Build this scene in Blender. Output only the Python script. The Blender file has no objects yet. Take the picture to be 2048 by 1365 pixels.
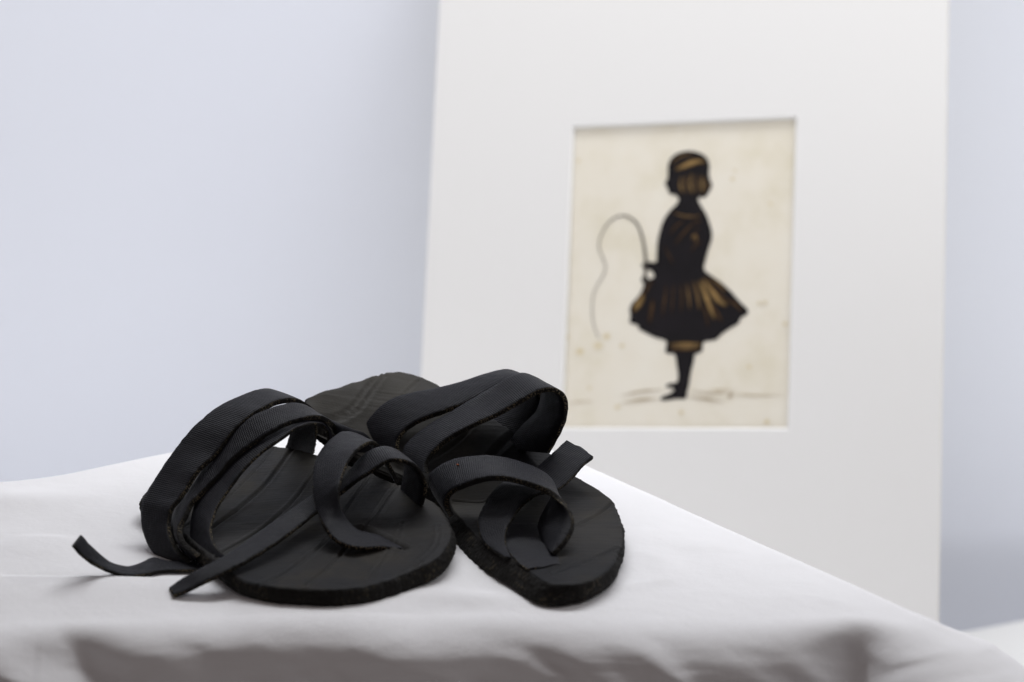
import bpy, bmesh, math, json
import numpy as np
from mathutils import Matrix, Vector
from mathutils.geometry import tessellate_polygon

scene = bpy.context.scene
COL = scene.collection

# ------------------------------------------------------------------ camera
cam_d = bpy.data.cameras.new('camera')
cam_d.sensor_width = 36.0
cam_d.lens = 85.0
cam_d.clip_start = 0.05
cam_d.clip_end = 60.0
cam_d.dof.use_dof = True
cam_d.dof.focus_distance = 1.515
cam_d.dof.aperture_fstop = 5.0
cam = bpy.data.objects.new('camera', cam_d)
cam.location = (0.0, -1.285, 0.524)
cam.rotation_euler = (math.radians(90 - 16), 0, 0)
COL.objects.link(cam)
scene.camera = cam

# ------------------------------------------------------------------ world: dim warm bounce of the room
world = bpy.data.worlds.new('World')
scene.world = world
world.use_nodes = True
bg = world.node_tree.nodes['Background']
bg.inputs[0].default_value = (1.0, 0.875, 0.855, 1)
bg.inputs[1].default_value = 0.15

# ------------------------------------------------------------------ lamps
def area(name, loc, target, sx, sy, power, col):
    d = bpy.data.lights.new(name, 'AREA')
    d.shape = 'RECTANGLE'
    d.size = sx
    d.size_y = sy
    d.energy = power
    d.color = col
    o = bpy.data.objects.new(name, d)
    o.location = loc
    o.rotation_euler = (Vector(target) - Vector(loc)).to_track_quat('-Z', 'Y').to_euler()
    COL.objects.link(o)
    return o

LAMP = (0.97, 0.98, 1.0)
area('ceiling_lamp', (0.0, 0.82, 1.30), (-0.06, 0.08, 0.0), 1.3, 0.30, 17.0, LAMP)
area('added_wall_wash', (-0.42, 0.30, 0.52), (-0.25, 0.93, 0.30), 1.6, 0.16, 3.1, LAMP)  # added fill out of frame, brightens the wall and the mat
area('added_side_wash', (0.95, 0.26, 0.52), (0.62, 0.93, 0.20), 1.2, 0.16, 4.3, LAMP)  # added fill out of frame, evens the wall right of the mat
area('added_low_wall_fill', (-0.46, 0.46, -0.27), (-0.38, 0.93, -0.06), 0.9, 0.05, 0.72, LAMP)  # added up-light hidden behind the plinth, lifts the lower left wall
area('added_low_side_fill', (1.0, 0.46, -0.27), (0.72, 0.93, -0.08), 0.6, 0.05, 1.1, LAMP)  # added unseen up-light low at the right, lifts the lower right wall

# ------------------------------------------------------------------ colour management
vs = scene.view_settings
vs.view_transform = 'Standard'
vs.look = 'None'
vs.exposure = 0.0
vs.gamma = 1.0
vs.use_curve_mapping = False
scene.cycles.use_denoising = True
scene.cycles.max_bounces = 8

DATA = json.loads(r'''{"straps":{"A_back":[[[-0.2083,0.074,-0.0029],[-0.2159,0.0773,0.0004],[-0.2207,0.0829,0.0056],[-0.2238,0.0887,0.0117],[-0.2253,0.0948,0.0181],[-0.2251,0.1009,0.0247],[-0.2222,0.1068,0.0307],[-0.218,0.1121,0.0367],[-0.2135,0.1166,0.0431],[-0.2086,0.1206,0.0495],[-0.2035,0.1248,0.0556],[-0.1981,0.1289,0.0615],[-0.1922,0.1333,0.0667],[-0.1859,0.1382,0.0709],[-0.1793,0.1432,0.0742],[-0.1722,0.1482,0.0766],[-0.165,0.1534,0.0782],[-0.1583,0.1594,0.0788],[-0.1525,0.166,0.0773],[-0.1476,0.1725,0.0735],[-0.1436,0.1788,0.0685],[-0.1404,0.1849,0.0627],[-0.1389,0.1907,0.056],[-0.1389,0.1962,0.0489],[-0.1407,0.2016,0.0419],[-0.1427,0.2063,0.0345],[-0.1452,0.2111,0.0273],[-0.1478,0.216,0.0203]],[[-0.1922,0.053,0.003],[-0.1979,0.0591,0.0059],[-0.2025,0.0657,0.0095],[-0.2058,0.0725,0.0142],[-0.2071,0.0791,0.0199],[-0.206,0.0843,0.0269],[-0.2012,0.0895,0.0321],[-0.1967,0.0947,0.0377],[-0.1927,0.0996,0.0439],[-0.1872,0.1044,0.0488],[-0.1811,0.1091,0.0532],[-0.1761,0.1133,0.0591],[-0.1711,0.1178,0.0649],[-0.1654,0.1229,0.0694],[-0.1596,0.1283,0.0733],[-0.1536,0.1345,0.0751],[-0.148,0.1413,0.0763],[-0.1422,0.1479,0.0762],[-0.137,0.1549,0.0746],[-0.1326,0.1618,0.0712],[-0.1289,0.1684,0.0665],[-0.1256,0.1747,0.0613],[-0.1242,0.1806,0.0549],[-0.124,0.1862,0.048],[-0.1247,0.1917,0.0411],[-0.1258,0.1972,0.0342],[-0.1273,0.2026,0.0274],[-0.1289,0.208,0.0205]]],
"A_front":[[[-0.191,0.066,-0.0011],[-0.1965,0.0728,0.001],[-0.2012,0.0793,0.0051],[-0.2045,0.0858,0.0104],[-0.2052,0.0914,0.0173],[-0.2034,0.0972,0.024],[-0.1984,0.101,0.0303],[-0.1932,0.1037,0.0371],[-0.1884,0.1076,0.0436],[-0.182,0.1104,0.0494],[-0.1764,0.1137,0.0555],[-0.1714,0.1177,0.0619],[-0.1654,0.1212,0.0676],[-0.1587,0.1247,0.0725],[-0.1511,0.1288,0.075],[-0.1435,0.1334,0.0764],[-0.1363,0.1388,0.0765],[-0.1301,0.1447,0.074],[-0.1254,0.151,0.0696],[-0.1218,0.1574,0.0643],[-0.1176,0.1635,0.0592],[-0.1125,0.1693,0.0547],[-0.107,0.1748,0.0502],[-0.1008,0.1795,0.0456],[-0.0939,0.1833,0.0413],[-0.089,0.1857,0.0342],[-0.0861,0.1851,0.0258],[-0.0846,0.182,0.0175]],[[-0.186,0.048,0.0087],[-0.1915,0.0542,0.0102],[-0.1966,0.0604,0.0122],[-0.1997,0.0674,0.0155],[-0.1999,0.0745,0.0198],[-0.1969,0.0802,0.025],[-0.1943,0.0863,0.03],[-0.1887,0.0903,0.0346],[-0.1831,0.0938,0.0397],[-0.1773,0.097,0.0448],[-0.1725,0.1007,0.0505],[-0.1666,0.1039,0.0554],[-0.1599,0.1065,0.0597],[-0.1532,0.1093,0.0637],[-0.1463,0.1126,0.0672],[-0.1397,0.1171,0.0696],[-0.1331,0.1221,0.0707],[-0.1273,0.128,0.0709],[-0.1222,0.1345,0.0696],[-0.1178,0.1412,0.0673],[-0.115,0.1481,0.0637],[-0.1126,0.1548,0.0592],[-0.1106,0.161,0.054],[-0.1102,0.1665,0.0477],[-0.1093,0.1712,0.0409],[-0.1084,0.1755,0.0338],[-0.1077,0.1798,0.0267],[-0.1071,0.184,0.0195]]],
"A_inner":[[[-0.188,0.056,0.0072],[-0.1902,0.0625,0.0097],[-0.192,0.0689,0.0124],[-0.1931,0.0753,0.0157],[-0.1932,0.0811,0.0201],[-0.1928,0.0868,0.0245],[-0.1911,0.0922,0.0291],[-0.1879,0.0964,0.034],[-0.1837,0.0999,0.0388],[-0.179,0.1029,0.0434],[-0.1741,0.1059,0.0479],[-0.1691,0.109,0.0522],[-0.1637,0.112,0.056],[-0.1579,0.1148,0.0593],[-0.1519,0.118,0.0619],[-0.1459,0.1216,0.0638],[-0.1399,0.1254,0.0651],[-0.1338,0.1295,0.0656],[-0.1284,0.1343,0.0655],[-0.1237,0.1397,0.0647],[-0.1201,0.1457,0.0629],[-0.1174,0.1517,0.0598],[-0.1154,0.1574,0.0557],[-0.114,0.1628,0.051],[-0.1134,0.1678,0.0457],[-0.1128,0.1726,0.0404],[-0.1122,0.1773,0.0349],[-0.1116,0.182,0.0293]],[[-0.1663,0.032,0.0158],[-0.1706,0.0381,0.016],[-0.1744,0.0444,0.0171],[-0.1772,0.0511,0.0188],[-0.1791,0.0578,0.0215],[-0.1792,0.0645,0.0248],[-0.1782,0.0711,0.0282],[-0.1761,0.077,0.0322],[-0.1728,0.0822,0.0364],[-0.1689,0.0865,0.041],[-0.1649,0.0904,0.046],[-0.1604,0.0943,0.0506],[-0.1555,0.098,0.0548],[-0.1502,0.1015,0.0587],[-0.1444,0.1051,0.0618],[-0.1389,0.1092,0.0647],[-0.1337,0.1138,0.0675],[-0.1286,0.1191,0.0686],[-0.1245,0.1253,0.0679],[-0.1213,0.1317,0.066],[-0.1187,0.1382,0.0633],[-0.1168,0.1446,0.0601],[-0.1158,0.151,0.0564],[-0.1152,0.1569,0.0518],[-0.115,0.1623,0.0467],[-0.115,0.1676,0.0414],[-0.1152,0.1728,0.0361],[-0.1155,0.178,0.0307]]],
"A_curl":[[[-0.1854,0.06,0.0025],[-0.1887,0.06,0.0025],[-0.192,0.0599,0.0025],[-0.1953,0.0598,0.0025],[-0.1986,0.0599,0.0025],[-0.2019,0.0604,0.0025],[-0.205,0.0615,0.0026],[-0.208,0.063,0.0028],[-0.2107,0.0648,0.0029],[-0.2137,0.066,0.003],[-0.2163,0.0641,0.0029],[-0.218,0.0613,0.0027],[-0.2198,0.0585,0.0027],[-0.2216,0.0557,0.0028],[-0.2236,0.053,0.003],[-0.2258,0.0506,0.0033],[-0.2284,0.0488,0.0041],[-0.2312,0.0474,0.0052],[-0.2339,0.0461,0.0066],[-0.2364,0.0449,0.0085],[-0.2386,0.044,0.0108],[-0.2406,0.0429,0.0131],[-0.2424,0.0416,0.0156],[-0.2441,0.0402,0.0181],[-0.2457,0.0388,0.0206],[-0.2471,0.0374,0.0233],[-0.2483,0.0359,0.026],[-0.2495,0.034,0.0284]],[[-0.182,0.045,0.0033],[-0.1853,0.045,0.0033],[-0.1885,0.0451,0.0033],[-0.1917,0.0451,0.0033],[-0.1949,0.045,0.0033],[-0.1982,0.0449,0.0033],[-0.2014,0.0448,0.0033],[-0.2046,0.0444,0.0033],[-0.2076,0.0433,0.0034],[-0.2102,0.0414,0.0034],[-0.2128,0.0394,0.0035],[-0.2155,0.0377,0.0035],[-0.2184,0.0364,0.0035],[-0.2215,0.0353,0.0037],[-0.2245,0.0342,0.0042],[-0.2274,0.0332,0.0052],[-0.2303,0.0324,0.0064],[-0.2331,0.0318,0.0078],[-0.2358,0.0308,0.0093],[-0.2382,0.0296,0.0111],[-0.2405,0.0283,0.0129],[-0.2426,0.0268,0.0149],[-0.2444,0.0252,0.0171],[-0.2459,0.0234,0.0193],[-0.2474,0.0218,0.0216],[-0.2488,0.0202,0.0241],[-0.2499,0.0186,0.0267],[-0.2509,0.017,0.0293]]],
"A_toe_tail":[[[-0.0672,0.128,0.0204],[-0.0657,0.1256,0.0282],[-0.0643,0.1227,0.0358],[-0.064,0.1192,0.0433],[-0.066,0.1156,0.0504],[-0.0712,0.1122,0.0557],[-0.0783,0.1092,0.0583],[-0.0861,0.1074,0.0563],[-0.0927,0.1056,0.0518],[-0.098,0.1043,0.0457],[-0.1037,0.1017,0.0405],[-0.1104,0.0979,0.0374],[-0.117,0.0936,0.0349],[-0.1223,0.0876,0.0331],[-0.1267,0.0807,0.032],[-0.1311,0.0738,0.0308],[-0.1356,0.067,0.0295],[-0.1402,0.0602,0.0282],[-0.1448,0.0535,0.0268],[-0.1494,0.0468,0.0253],[-0.1542,0.0403,0.0237],[-0.1591,0.0339,0.022],[-0.1643,0.0277,0.0202],[-0.17,0.022,0.0184],[-0.1765,0.0173,0.0163],[-0.1835,0.0138,0.0137],[-0.1907,0.013,0.0097],[-0.1974,0.012,0.0051]],[[-0.0535,0.1,0.0233],[-0.0515,0.0979,0.0309],[-0.0509,0.0953,0.0386],[-0.0532,0.0931,0.0461],[-0.0576,0.091,0.0526],[-0.0645,0.0896,0.0563],[-0.0725,0.089,0.057],[-0.0799,0.0887,0.0536],[-0.0865,0.088,0.0489],[-0.0935,0.0873,0.0448],[-0.0998,0.0867,0.0398],[-0.106,0.0845,0.035],[-0.1117,0.0798,0.0318],[-0.1164,0.0736,0.0294],[-0.1203,0.0666,0.0282],[-0.1239,0.0593,0.0274],[-0.1275,0.0521,0.0266],[-0.1316,0.045,0.0256],[-0.1361,0.0384,0.0243],[-0.1409,0.032,0.0229],[-0.146,0.0258,0.0215],[-0.1511,0.0195,0.0203],[-0.1567,0.0138,0.0189],[-0.1634,0.0099,0.0165],[-0.1705,0.0073,0.0136],[-0.1778,0.0051,0.0106],[-0.1851,0.003,0.0076],[-0.1927,0.002,0.0049]]],
"A_toe":[[[-0.0634,0.045,0.0161],[-0.0707,0.0432,0.0177],[-0.078,0.0409,0.0193],[-0.085,0.0377,0.0202],[-0.0924,0.0362,0.0213],[-0.0993,0.0393,0.0224],[-0.1049,0.0441,0.0247],[-0.1093,0.0495,0.0282],[-0.1127,0.0559,0.0309],[-0.1154,0.0628,0.0333],[-0.1174,0.0691,0.0372],[-0.1187,0.0755,0.0415],[-0.1192,0.0822,0.0453],[-0.1194,0.0893,0.0484],[-0.1193,0.0967,0.0508],[-0.1181,0.104,0.0532],[-0.116,0.1111,0.0555],[-0.1129,0.1178,0.0578],[-0.1092,0.1244,0.0594],[-0.105,0.1308,0.0603],[-0.1004,0.1368,0.0586],[-0.0957,0.1422,0.0554],[-0.091,0.1466,0.0512],[-0.0867,0.1505,0.046],[-0.083,0.154,0.0402],[-0.0797,0.1572,0.034],[-0.0768,0.1602,0.0274],[-0.0741,0.163,0.0207]],[[-0.0632,0.047,0.016],[-0.0684,0.0503,0.0173],[-0.0736,0.0538,0.0189],[-0.0791,0.0565,0.0205],[-0.0853,0.057,0.022],[-0.091,0.0566,0.024],[-0.0952,0.0607,0.0263],[-0.099,0.0622,0.0308],[-0.1017,0.0624,0.0366],[-0.1031,0.0648,0.0423],[-0.103,0.0688,0.0471],[-0.1022,0.0745,0.05],[-0.1011,0.0802,0.0526],[-0.0996,0.0859,0.0551],[-0.0976,0.0915,0.0573],[-0.0952,0.0972,0.0591],[-0.0926,0.1029,0.06],[-0.0899,0.1087,0.0601],[-0.0872,0.1145,0.0595],[-0.0847,0.1201,0.0579],[-0.0826,0.1253,0.0549],[-0.0807,0.13,0.051],[-0.0791,0.1342,0.0465],[-0.0775,0.138,0.0416],[-0.0758,0.1413,0.0364],[-0.074,0.1443,0.0311],[-0.0722,0.1471,0.0257],[-0.0703,0.15,0.0202]]],
"B_back":[[[-0.0933,0.196,0.0246],[-0.0964,0.1988,0.0299],[-0.0971,0.2012,0.0361],[-0.0944,0.2022,0.0422],[-0.0905,0.203,0.0477],[-0.0859,0.2037,0.0527],[-0.0805,0.2044,0.0567],[-0.0745,0.205,0.0597],[-0.068,0.2051,0.0616],[-0.0613,0.205,0.0632],[-0.0547,0.205,0.0645],[-0.048,0.205,0.0659],[-0.0415,0.2049,0.0675],[-0.0349,0.205,0.0694],[-0.0284,0.2052,0.0714],[-0.022,0.2057,0.0736],[-0.0155,0.2062,0.0755],[-0.009,0.2069,0.0771],[-0.0023,0.2064,0.078],[0.0036,0.2071,0.0754],[0.0064,0.209,0.0697],[0.0065,0.2104,0.0631],[0.004,0.211,0.0568],[-0.0005,0.2108,0.0517],[-0.0056,0.2097,0.0474],[-0.0106,0.2074,0.0435],[-0.0146,0.2037,0.0395],[-0.0174,0.199,0.0355]],[[-0.0728,0.172,0.0293],[-0.0746,0.1759,0.0335],[-0.0739,0.1785,0.0388],[-0.0708,0.1797,0.0438],[-0.0663,0.1805,0.0477],[-0.0613,0.1811,0.0509],[-0.0558,0.181,0.0535],[-0.0502,0.181,0.0558],[-0.0446,0.181,0.0581],[-0.039,0.181,0.0602],[-0.0333,0.1809,0.0622],[-0.0278,0.1811,0.0647],[-0.0225,0.1813,0.0675],[-0.0172,0.1816,0.0704],[-0.012,0.1821,0.0734],[-0.0069,0.183,0.0766],[-0.0017,0.1841,0.0794],[0.0041,0.1848,0.0809],[0.0098,0.1855,0.0795],[0.0145,0.1862,0.0758],[0.0182,0.1867,0.0711],[0.0203,0.1876,0.0655],[0.0207,0.1887,0.0596],[0.0196,0.1892,0.0538],[0.0173,0.1892,0.0482],[0.0153,0.1885,0.0425],[0.0134,0.1873,0.0369],[0.0115,0.186,0.0313]]],
"B_front":[[[-0.0681,0.16,0.0301],[-0.0695,0.1653,0.0336],[-0.0685,0.1696,0.038],[-0.0642,0.1716,0.0423],[-0.0592,0.1732,0.0462],[-0.0539,0.1746,0.0498],[-0.0485,0.1757,0.0532],[-0.0429,0.1765,0.0563],[-0.0372,0.1772,0.0595],[-0.0318,0.1779,0.0629],[-0.0262,0.1781,0.0663],[-0.0207,0.178,0.0697],[-0.0151,0.178,0.0731],[-0.0096,0.1782,0.0766],[-0.0043,0.1788,0.0802],[0.0017,0.1795,0.0827],[0.0081,0.1801,0.0834],[0.0141,0.1791,0.0815],[0.0187,0.1802,0.0773],[0.0208,0.183,0.0718],[0.0211,0.1857,0.0659],[0.02,0.1871,0.0597],[0.0176,0.1881,0.0538],[0.0135,0.1894,0.0489],[0.0091,0.19,0.0442],[0.0048,0.1897,0.0394],[0.0007,0.1885,0.0345],[-0.0029,0.186,0.0297]],[[-0.0547,0.138,0.031],[-0.055,0.1423,0.035],[-0.0524,0.1452,0.0396],[-0.0486,0.1467,0.0439],[-0.0442,0.1475,0.0479],[-0.0395,0.1481,0.0515],[-0.0344,0.1485,0.0546],[-0.0291,0.1488,0.0574],[-0.0237,0.1491,0.0601],[-0.0183,0.1495,0.0625],[-0.0128,0.1499,0.0648],[-0.0075,0.1501,0.0675],[-0.0023,0.1501,0.0705],[0.0029,0.15,0.0736],[0.008,0.15,0.0767],[0.013,0.15,0.0799],[0.0185,0.15,0.0822],[0.0244,0.15,0.083],[0.0301,0.15,0.0812],[0.034,0.1509,0.0768],[0.0354,0.1518,0.0711],[0.0352,0.1527,0.0652],[0.0343,0.1543,0.0595],[0.0327,0.1564,0.0542],[0.0307,0.1587,0.049],[0.0285,0.1612,0.044],[0.0263,0.1636,0.039],[0.024,0.166,0.034]]],
"B_toe":[[[-0.0501,0.128,0.0214],[-0.0518,0.1281,0.0271],[-0.0517,0.1273,0.0329],[-0.0481,0.1262,0.0374],[-0.0435,0.1253,0.041],[-0.0384,0.1245,0.0438],[-0.033,0.1232,0.0459],[-0.0275,0.1216,0.0473],[-0.0217,0.1208,0.0481],[-0.0159,0.12,0.0486],[-0.01,0.119,0.0486],[-0.0042,0.118,0.048],[0.0015,0.1171,0.0469],[0.0072,0.1161,0.0454],[0.0127,0.1152,0.0435],[0.0181,0.1142,0.0411],[0.0228,0.1126,0.038],[0.0263,0.1097,0.0343],[0.0275,0.105,0.0309],[0.027,0.0999,0.0281],[0.0251,0.0947,0.0258],[0.023,0.0896,0.0237],[0.0209,0.0845,0.0217],[0.0187,0.0795,0.0193],[0.0176,0.0742,0.0169],[0.0184,0.0688,0.0146],[0.0198,0.0634,0.0127],[0.0216,0.058,0.0112]],[[-0.0385,0.094,0.0175],[-0.0407,0.0979,0.0204],[-0.0416,0.1007,0.0246],[-0.04,0.101,0.0297],[-0.0368,0.0992,0.0336],[-0.0332,0.0966,0.0366],[-0.029,0.0946,0.0392],[-0.0246,0.0928,0.0417],[-0.0199,0.0912,0.0438],[-0.015,0.0898,0.0455],[-0.01,0.0883,0.0465],[-0.0049,0.0867,0.0469],[0.0003,0.0852,0.0466],[0.0054,0.0837,0.0458],[0.0104,0.0822,0.0448],[0.0154,0.0807,0.0436],[0.0203,0.0789,0.0423],[0.0246,0.0761,0.0408],[0.0283,0.0727,0.039],[0.0314,0.0689,0.0367],[0.0341,0.0649,0.0345],[0.0362,0.061,0.0315],[0.0372,0.0571,0.028],[0.0367,0.053,0.0247],[0.035,0.0487,0.0219],[0.0326,0.0447,0.0193],[0.0295,0.0412,0.0166],[0.026,0.038,0.0141]]],
"B_tail":[[[0.0348,0.168,0.0427],[0.0313,0.1639,0.0406],[0.0278,0.1597,0.0388],[0.0245,0.1553,0.0372],[0.0213,0.1507,0.0357],[0.0182,0.146,0.0345],[0.015,0.1413,0.0334],[0.0116,0.1366,0.0328],[0.0081,0.132,0.0327],[0.0045,0.1275,0.0328],[0.0011,0.1229,0.033],[-0.0023,0.1182,0.0333],[-0.0055,0.1134,0.0334],[-0.0087,0.1087,0.0326],[-0.0116,0.104,0.031],[-0.0141,0.0991,0.0291],[-0.0162,0.0942,0.027],[-0.018,0.089,0.0251],[-0.0194,0.0837,0.0234],[-0.0204,0.0784,0.0212],[-0.02,0.073,0.0192],[-0.0192,0.0676,0.0175],[-0.0179,0.0622,0.016],[-0.0157,0.0569,0.0151],[-0.0131,0.0518,0.0147],[-0.0102,0.0468,0.0144],[-0.0072,0.0419,0.0143],[-0.0041,0.037,0.0142]],[[0.0507,0.15,0.0378],[0.0472,0.1467,0.0363],[0.0439,0.1433,0.0347],[0.0413,0.1395,0.0328],[0.0388,0.1355,0.031],[0.036,0.1316,0.0295],[0.0332,0.1277,0.0281],[0.0302,0.1238,0.0271],[0.0273,0.1197,0.0268],[0.0243,0.1157,0.0275],[0.0215,0.1117,0.0285],[0.019,0.1075,0.0295],[0.0165,0.1032,0.0305],[0.0139,0.099,0.0308],[0.0111,0.0948,0.0305],[0.0084,0.0906,0.03],[0.0059,0.0863,0.0291],[0.0038,0.0819,0.0282],[0.0018,0.0774,0.027],[-0.0001,0.0731,0.0254],[-0.002,0.0688,0.0235],[-0.0037,0.0646,0.0213],[-0.0044,0.0602,0.0191],[-0.0044,0.0554,0.0176],[-0.0039,0.0505,0.0165],[-0.0029,0.0457,0.0157],[-0.0018,0.0408,0.015],[-0.0006,0.036,0.0143]]],
"B_flap":[[[-0.0118,0.0876,0.015],[-0.0112,0.085,0.015],[-0.0105,0.0823,0.0149],[-0.0099,0.0797,0.0149],[-0.0093,0.077,0.0148],[-0.0087,0.0743,0.0148],[-0.008,0.0717,0.0148],[-0.0074,0.069,0.0147],[-0.0068,0.0664,0.0147],[-0.0062,0.0637,0.0147],[-0.0056,0.0611,0.0146],[-0.0049,0.0584,0.0146],[-0.0043,0.0558,0.0146],[-0.0037,0.0531,0.0146],[-0.003,0.0505,0.0145],[-0.0023,0.0479,0.0145],[-0.0016,0.0452,0.0145],[-0.0009,0.0426,0.0145],[-0.0001,0.04,0.0144],[0.0007,0.0374,0.0144],[0.0016,0.0348,0.0144],[0.0025,0.0323,0.0143],[0.0035,0.0297,0.0143],[0.0045,0.0272,0.0142],[0.0057,0.0247,0.0142],[0.0069,0.0223,0.0142],[0.0081,0.0198,0.0141],[0.0092,0.0174,0.0141]],[[0.017,0.092,0.015],[0.0174,0.0895,0.015],[0.0178,0.0871,0.0149],[0.0182,0.0846,0.0149],[0.0187,0.0822,0.0149],[0.0191,0.0798,0.0148],[0.0195,0.0773,0.0148],[0.02,0.0749,0.0147],[0.0204,0.0724,0.0147],[0.0208,0.07,0.0147],[0.0213,0.0676,0.0147],[0.0217,0.0651,0.0146],[0.0222,0.0627,0.0146],[0.0226,0.0603,0.0146],[0.023,0.0578,0.0146],[0.0235,0.0554,0.0146],[0.0239,0.053,0.0145],[0.0244,0.0505,0.0145],[0.0248,0.0481,0.0145],[0.0253,0.0457,0.0144],[0.0257,0.0432,0.0144],[0.0262,0.0408,0.0144],[0.0266,0.0383,0.0143],[0.027,0.0359,0.0143],[0.0273,0.0334,0.0142],[0.0276,0.031,0.0142],[0.0278,0.0285,0.0141],[0.0281,0.0261,0.0141]]]},
"soleA":[[-0.156,0.0054,0.013],[-0.146,-0.0031,0.013],[-0.1355,-0.0084,0.013],[-0.1254,-0.0107,0.013],[-0.1098,-0.0122,0.013],[-0.0941,-0.0107,0.013],[-0.0819,-0.0054,0.013],[-0.071,0.003,0.013],[-0.0558,0.016,0.014],[-0.0463,0.0244,0.016],[-0.0407,0.0328,0.018],[-0.0372,0.0447,0.02],[-0.0365,0.0655,0.021],[-0.0407,0.0869,0.022],[-0.0472,0.1036,0.023],[-0.0566,0.118,0.024],[-0.076,0.1383,0.025],[-0.0994,0.1651,0.025],[-0.1234,0.1888,0.025],[-0.1409,0.2049,0.024],[-0.156,0.21,0.024],[-0.171,0.213,0.023],[-0.1899,0.2067,0.021],[-0.2091,0.1904,0.018],[-0.2223,0.1688,0.016],[-0.2289,0.1489,0.015],[-0.2307,0.135,0.014],[-0.2235,0.1213,0.013],[-0.1977,0.0775,0.013],[-0.1766,0.0393,0.013]],
"soleB":[[0.0075,0.021,0.013],[0.016,0.0061,0.013],[0.0236,-0.0031,0.013],[0.0343,-0.0046,0.013],[0.0462,0.0046,0.013],[0.057,0.0233,0.013],[0.0636,0.0499,0.013],[0.0663,0.0767,0.013],[0.0659,0.1039,0.0135],[0.0613,0.134,0.015],[0.0534,0.1488,0.017],[0.0392,0.1622,0.021],[0.0305,0.1719,0.026],[0.0243,0.179,0.03],[0.0083,0.1883,0.037],[-0.0077,0.1958,0.044],[-0.0272,0.211,0.052],[-0.0405,0.2244,0.056],[-0.0473,0.2335,0.058],[-0.0557,0.2394,0.061],[-0.0657,0.2442,0.063],[-0.0772,0.2433,0.065],[-0.0878,0.2376,0.065],[-0.0981,0.2329,0.063],[-0.1091,0.2259,0.061],[-0.1217,0.2191,0.059],[-0.1297,0.2168,0.057],[-0.1335,0.2145,0.055],[-0.1319,0.2057,0.053],[-0.1238,0.2001,0.046],[-0.1073,0.1902,0.035],[-0.0908,0.1798,0.026],[-0.0711,0.1679,0.019],[-0.0516,0.1526,0.015],[-0.0409,0.1386,0.014],[-0.035,0.115,0.013],[-0.0275,0.0895,0.013],[-0.0176,0.0665,0.013],[-0.0056,0.0434,0.013]],
"grooveA":[[[[-0.1408,0.2115],[-0.1438,0.2007],[-0.147,0.1819],[-0.1548,0.1468],[-0.167,0.1139],[-0.1805,0.085],[-0.1863,0.0703]],1.3],[[[-0.1554,0.2075],[-0.1629,0.1741],[-0.1776,0.1291],[-0.1961,0.0932],[-0.2014,0.0829]],0.8],[[[-0.1222,0.1727],[-0.1253,0.1587],[-0.1361,0.1123],[-0.151,0.0767],[-0.1683,0.0488],[-0.1735,0.0374]],1.0],[[[-0.0891,0.1509],[-0.0931,0.1334],[-0.1014,0.0977],[-0.108,0.062],[-0.1229,0.0265],[-0.1352,0.0033],[-0.143,-0.0046]],0.9],[[[-0.0696,0.1361],[-0.0752,0.1219],[-0.0823,0.0934],[-0.0901,0.0702],[-0.0979,0.0433],[-0.1076,0.0157],[-0.1173,-0.0067]],1.0],[[[-0.092,0.0732],[-0.0861,0.0685],[-0.0798,0.0617],[-0.0719,0.052],[-0.0632,0.0425]],2.0],[[[-0.0653,0.0782],[-0.0687,0.053],[-0.0765,0.0262],[-0.0824,0.0024]],0.6],[[[-0.0436,0.0718],[-0.0445,0.0431],[-0.0513,0.0282],[-0.06,0.0132]],0.6]],
"grooveB":[[[[0.0232,0.0124],[0.0394,0.0271],[0.0515,0.0403],[0.0626,0.0548]],0.9],[[[0.0409,0.0921],[0.0536,0.1107],[0.0623,0.1281]],0.9],[[[-0.0203,0.1638],[-0.0124,0.1726],[-0.0061,0.1806],[0.0022,0.1889]],2.2],[[[-0.0586,0.172],[-0.0526,0.1762],[-0.0412,0.1814],[-0.0311,0.1878],[-0.0238,0.1952]],1.0],[[[-0.1238,0.2],[-0.1128,0.204],[-0.1026,0.2123],[-0.0948,0.2265],[-0.0877,0.2364]],1.1],[[[-0.1189,0.1987],[-0.108,0.2039],[-0.098,0.2121],[-0.0902,0.2259],[-0.0835,0.2378]],1.1],[[[-0.073,0.2198],[-0.0687,0.2266],[-0.0616,0.2379]],0.8],[[[-0.037,0.1333],[-0.0323,0.1305],[-0.0241,0.1265],[-0.0176,0.1261],[-0.0075,0.1355],[0.0113,0.1525]],0.8],[[[0.0106,0.0496],[0.0227,0.0702],[0.0409,0.0921]],0.6]],
"speck":[-0.0333,0.115,0.0439],
"hole":[-0.0054,0.192,0.0774],
"poly":[[-0.2613,-0.0286],[-0.2256,-0.0243],[-0.17,-0.0199],[-0.1136,-0.0214],[-0.0491,-0.017],[0.0073,-0.0141],[0.0637,-0.0185],[0.1198,-0.0214],[0.1736,-0.0185],[0.2015,-0.0199],[0.2175,-0.0257],[0.2282,-0.0257],[0.145,0.0968],[0.0414,0.2446],[-0.0226,0.3377],[-0.0413,0.3562],[-0.0793,0.3446],[-0.1476,0.3151],[-0.2312,0.2643],[-0.2646,0.2405],[-0.2973,0.2183],[-0.3337,0.2036],[-0.4227,0.1701],[-0.5658,0.1246],[-0.75,0.03],[-0.55,-0.015],[-0.4,-0.028]],
"bump":[-0.0169,0.0087],
"matC":[0.1403,0.7014,0.0139],
"matM":[[0.94257,0.33112,0.0438],[-0.31812,0.85001,0.41987],[0.10179,-0.40969,0.90653]],
"mat":{"w":0.1959,"h":0.2625,"ol":-0.2292,"orr":0.2253,"rot":[-0.37147,-0.42211,-0.11182]},
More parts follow.
